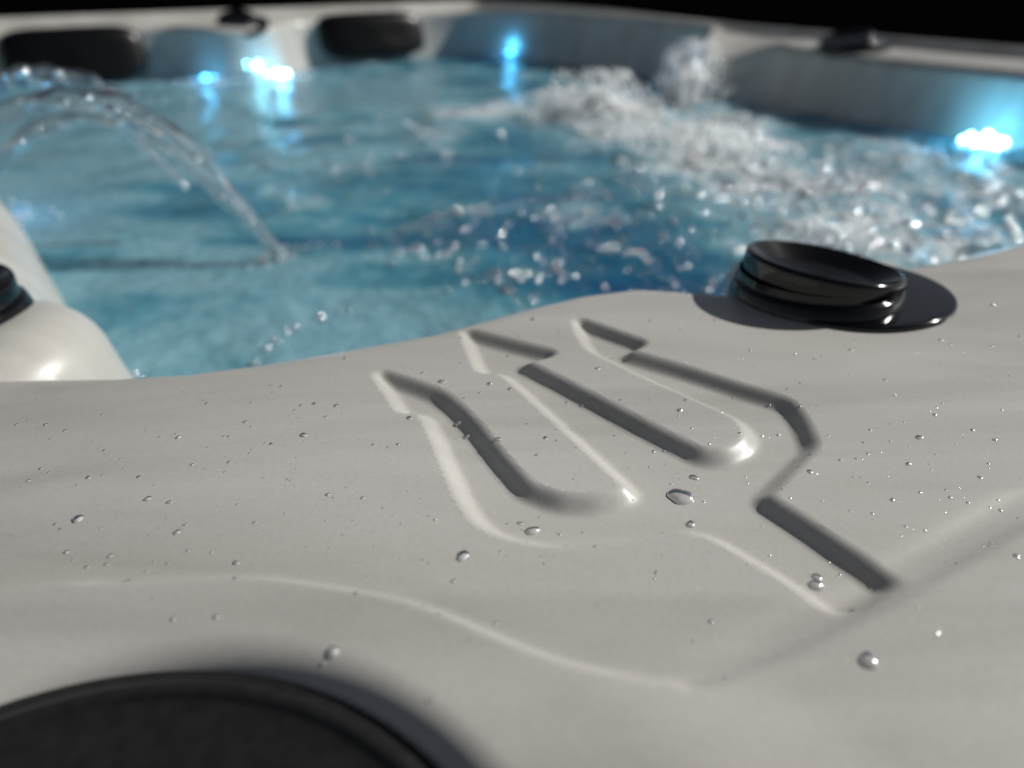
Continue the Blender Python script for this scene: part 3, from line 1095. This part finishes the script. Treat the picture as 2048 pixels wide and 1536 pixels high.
# ------------------------------------------------------------------ drops on the rim
BIG = [
    (1365, 970, 50, "largest water drop, on the emblem where the prongs meet the handle"),
    (1066, 1036, 27, "round water drop inside the curve of the near prong, with a tiny one beside it"),
    (926, 1108, 29, "round water drop on the flat rim just outside the near prong"),
    (1733, 1334, 37, "lone large water drop on the outer lip below the handle"),
    (147, 1011, 20, "larger water drop far left on the near rim"),
    (1639, 1147, 25, "lower of two water drops touching on the emblem handle"),
    (1640, 1131, 19, "upper of two water drops touching on the emblem handle"),
    (1385, 1024, 19, "oval water drop just below the largest drop"),
    (1391, 932, 18, "oval water drop just above the largest drop"),
    (670, 1328, 24, "water drop between the black lid and the curved crease"),
    (932, 849, 16, "lower of two drops in the shade of the near prong"),
    (916, 824, 15, "upper of two drops in the shade of the near prong"),
]
MED = [(437, 1252, 15), (351, 1253, 13), (1707, 1207, 16), (606, 860, 17), (672, 802, 13), (996, 873, 15), (1839, 875, 17), (1817, 928, 12),
       (1040, 1021, 14), (470, 1113, 15), (350, 1047, 16), (290, 977, 16), (1620, 943, 13), (1785, 1000, 11), (991, 1244, 12), (1422, 1241, 13),
       (1388, 1281, 9), (1314, 1143, 11), (907, 1159, 13), (716, 1211, 12), (847, 1223, 12), (334, 986, 13), (213, 1089, 12), (123, 1077, 11),
       (870, 1426, 13), (1066, 633, 12), (818, 829, 15), (883, 756, 15), (844, 738, 10), (980, 761, 14), (1020, 772, 13), (960, 779, 8), (1091, 871, 13),
       (1074, 905, 10), (1195, 733, 12), (1360, 819, 12), (1134, 781, 8), (1165, 789, 9), (1242, 797, 9), (1310, 880, 9), (1230, 848, 7), (1371, 799, 8),
       (165, 1110, 10), (205, 1106, 9), (248, 1143, 13), (250, 1165, 10), (475, 1174, 10), (655, 981, 12), (725, 989, 11), (627, 797, 10), (650, 824, 9),
       (352, 856, 12), (488, 830, 11), (380, 912, 8), (168, 928, 11), (271, 932, 9), (366, 1033, 9), (372, 1085, 8), (330, 1110, 8), (455, 910, 9),
       (870, 1035, 9), (507, 1033, 9), (1190, 1090, 9), (1130, 1072, 8), (745, 882, 8), (796, 882, 9), (1945, 860, 9), (1870, 830, 9), (1960, 955, 10),
       (1990, 880, 9), (1840, 985, 7), (1900, 995, 8), (1936, 1005, 8), (1600, 812, 8), (1540, 795, 8), (1445, 812, 9), (1480, 866, 9), (1420, 886, 8),
       (1330, 880, 8), (2028, 1124, 12), (1912, 1130, 8), (2003, 1016, 8), (1850, 1060, 7), (1870, 1280, 9), (1450, 1364, 9), (1310, 1155, 7), (1000, 1100, 8),
       (650, 1345, 9), (880, 1255, 9), (860, 1430, 9), (100, 1020, 8), (45, 928, 8), (110, 1030, 7), (420, 1090, 8), (1268, 980, 9), (1120, 1043, 8), (775, 888, 7),
       (690, 706, 10), (1015, 688, 8), (920, 668, 8), (410, 790, 8), (80, 816, 9), (20, 812, 8), (120, 830, 8), (540, 876, 9), (500, 792, 7), (560, 760, 7),
       (600, 800, 8), (455, 858, 8), (70, 905, 8), (200, 875, 7), (1120, 660, 8), (1300, 640, 8), (1985, 610, 9), (1880, 680, 8), (1700, 700, 7), (1770, 760, 8),
       (1430, 640, 8), (1560, 850, 8), (1680, 920, 7), (1740, 860, 7), (1500, 700, 7), (1360, 660, 7)]


def dome(seed, flat):
    r = np.random.default_rng(seed)
    nv_, nu_ = 9, 22
    t = np.linspace(0.02, 1, nv_)
    a = np.linspace(0, 2 * math.pi, nu_, endpoint=False)
    lob = 1 + .12 * np.sin(2 * a + r.random() * 6) + .07 * np.sin(3 * a + r.random() * 6) + .03 * np.sin(5 * a + r.random() * 6)
    V = []
    for s in t:
        th = s * R(82)
        rr, zz = math.sin(th) / math.sin(R(82)), flat * (math.cos(th) - math.cos(R(82))) / (1 - math.cos(R(82)))
        V.append(np.stack([rr * lob * np.cos(a), rr * lob * np.sin(a), np.full(nu_, zz)], -1))
    return mesh_from("water_drop", np.vstack([v for v in V]), grid_faces(nv_, nu_, True), M_DROP)


DOMES = [dome(k, f) for k, f in enumerate((.42, .48, .38, .52, .45, .55))]


FAR_DOME = DOMES[1].copy()
FAR_DOME.materials[0] = M_GLINT  # silver instead of clear water puts the bright glint into these drops


def surface(uv):
    uv = np.atleast_2d(uv)
    e = 0.0008
    z = near_height(uv)
    zu = near_height(uv + (e, 0))
    zv = near_height(uv + (0, e))
    n = np.column_stack([-(zu - z) / e, -(zv - z) / e, np.ones(len(uv))])
    nw = np.column_stack([n[:, 0] * CA - n[:, 1] * SA, n[:, 0] * SA + n[:, 1] * CA, n[:, 2]])
    return to_world(np.column_stack([uv, z])), nw / np.linalg.norm(nw, axis=1, keepdims=True)


def drop_list(items):
    uv = np.array([PX(x, y) for x, y, *_ in items])
    pos, nrm = surface(uv)
    dist = np.linalg.norm(pos - np.array([0, 0, RIM + CAMH]), axis=1)
    rad = np.array([it[2] for it in items]) * dist / F_PX / 2
    return pos, nrm, rad


def drop_place(x, y, d):
    uv_ = PX(x, y)
    sd_ = poly_sd(uv_[None], TRI_UV)[0]
    c_ = poly_sd(uv_[None], CREASE, False)[0]
    size = "tiny" if d < 9 else "small"
    if sd_ < 0:
        return f"{size} clear water drop inside the sunken emblem"
    if c_ > 0:
        return f"{size} clear water drop on the outer lip beyond the crease"
    if y < 720 and x < 1100:
        return f"{size} clear water drop near the water's edge behind the emblem"
    if x > 1500:
        return f"{size} clear water drop on the flat rim right of the emblem"
    if x > 850 and y < 1000:
        return f"{size} clear water drop on the raised panel between the prongs"
    if x > 850:
        return f"{size} clear water drop on the flat rim below the emblem"
    return f"{size} clear water drop on the flat rim left of the emblem"


pos, nrm, rad = drop_list(BIG + [(*m_, "") for m_ in MED])
for i in range(len(pos)):
    label = BIG[i][3] if i < len(BIG) else drop_place(*(MED[i - len(BIG)]))
    o = put("water_drop", DOMES[i % len(DOMES)], label=label, cat="water drop", group="drops of water scattered over the rim")
    o.location = pos[i]
    q = Vector(nrm[i]).to_track_quat('Z', 'Y')
    o.rotation_mode = 'QUATERNION'
    o.rotation_quaternion = q @ Matrix.Rotation(random.random() * 6.28, 3, 'Z').to_quaternion()
    k = rad[i] * (1.0 if i < len(BIG) else .85)
    o.scale = (k * random.uniform(1.0, 1.18), k * random.uniform(.88, 1.0), k)

for (du_, dv_, k, lb) in [(1.385, .985, .0085, "bright glinting drop on the far right ledge, left of the knob"), (1.372, .965, .0100, "bright glinting drop at the brink of the far right ledge, left of the knob"),
                          (1.348, .870, .0060, "glinting drop on the far right ledge in front of the knob")]:
    o = put("water_drop", FAR_DOME, label=lb, cat="water drop", group="drops of water scattered over the rim")
    o.location = to_world(np.array([du_, dv_, -.018]))
    o.scale = (k, k, k)

# specks of spray too fine to count
items = []
while len(items) < 420:
    x, y = rng.uniform(0, 2048), rng.uniform(640, 1330)
    uvp = PX(x, y)
    if np.interp(uvp[0], NEAR_EDGE[:, 0], NEAR_EDGE[:, 1]) - .02 < uvp[1]:
        continue
    dd = .55 if x < 900 else (.30 if x < 1500 else .7)
    dd *= 1.0 if y < 1150 else .25
    if rng.random() < dd:
        items.append((x, y, 2.0 + 4.0 * rng.random() ** 2))
pos, nrm, rad = drop_list(items)
dv = np.empty((len(DOMES[0].vertices), 3), np.float32)
DOMES[0].vertices.foreach_get("co", dv.ravel())
dv = np.array([v.co[:] for v in DOMES[0].vertices])
df = np.array([tuple(p.vertices) for p in DOMES[0].polygons])
ms = np.array([np.array(Vector(nv_).to_track_quat('Z', 'Y').to_matrix()) * r1 for nv_, r1 in zip(nrm, rad)])
sv, sf = many(dv, df, ms, pos)
specks = put("spray_specks", mesh_from("spray_specks", sv, sf, M_DROP), kind='stuff', label="fine specks of spray on the grey rim")
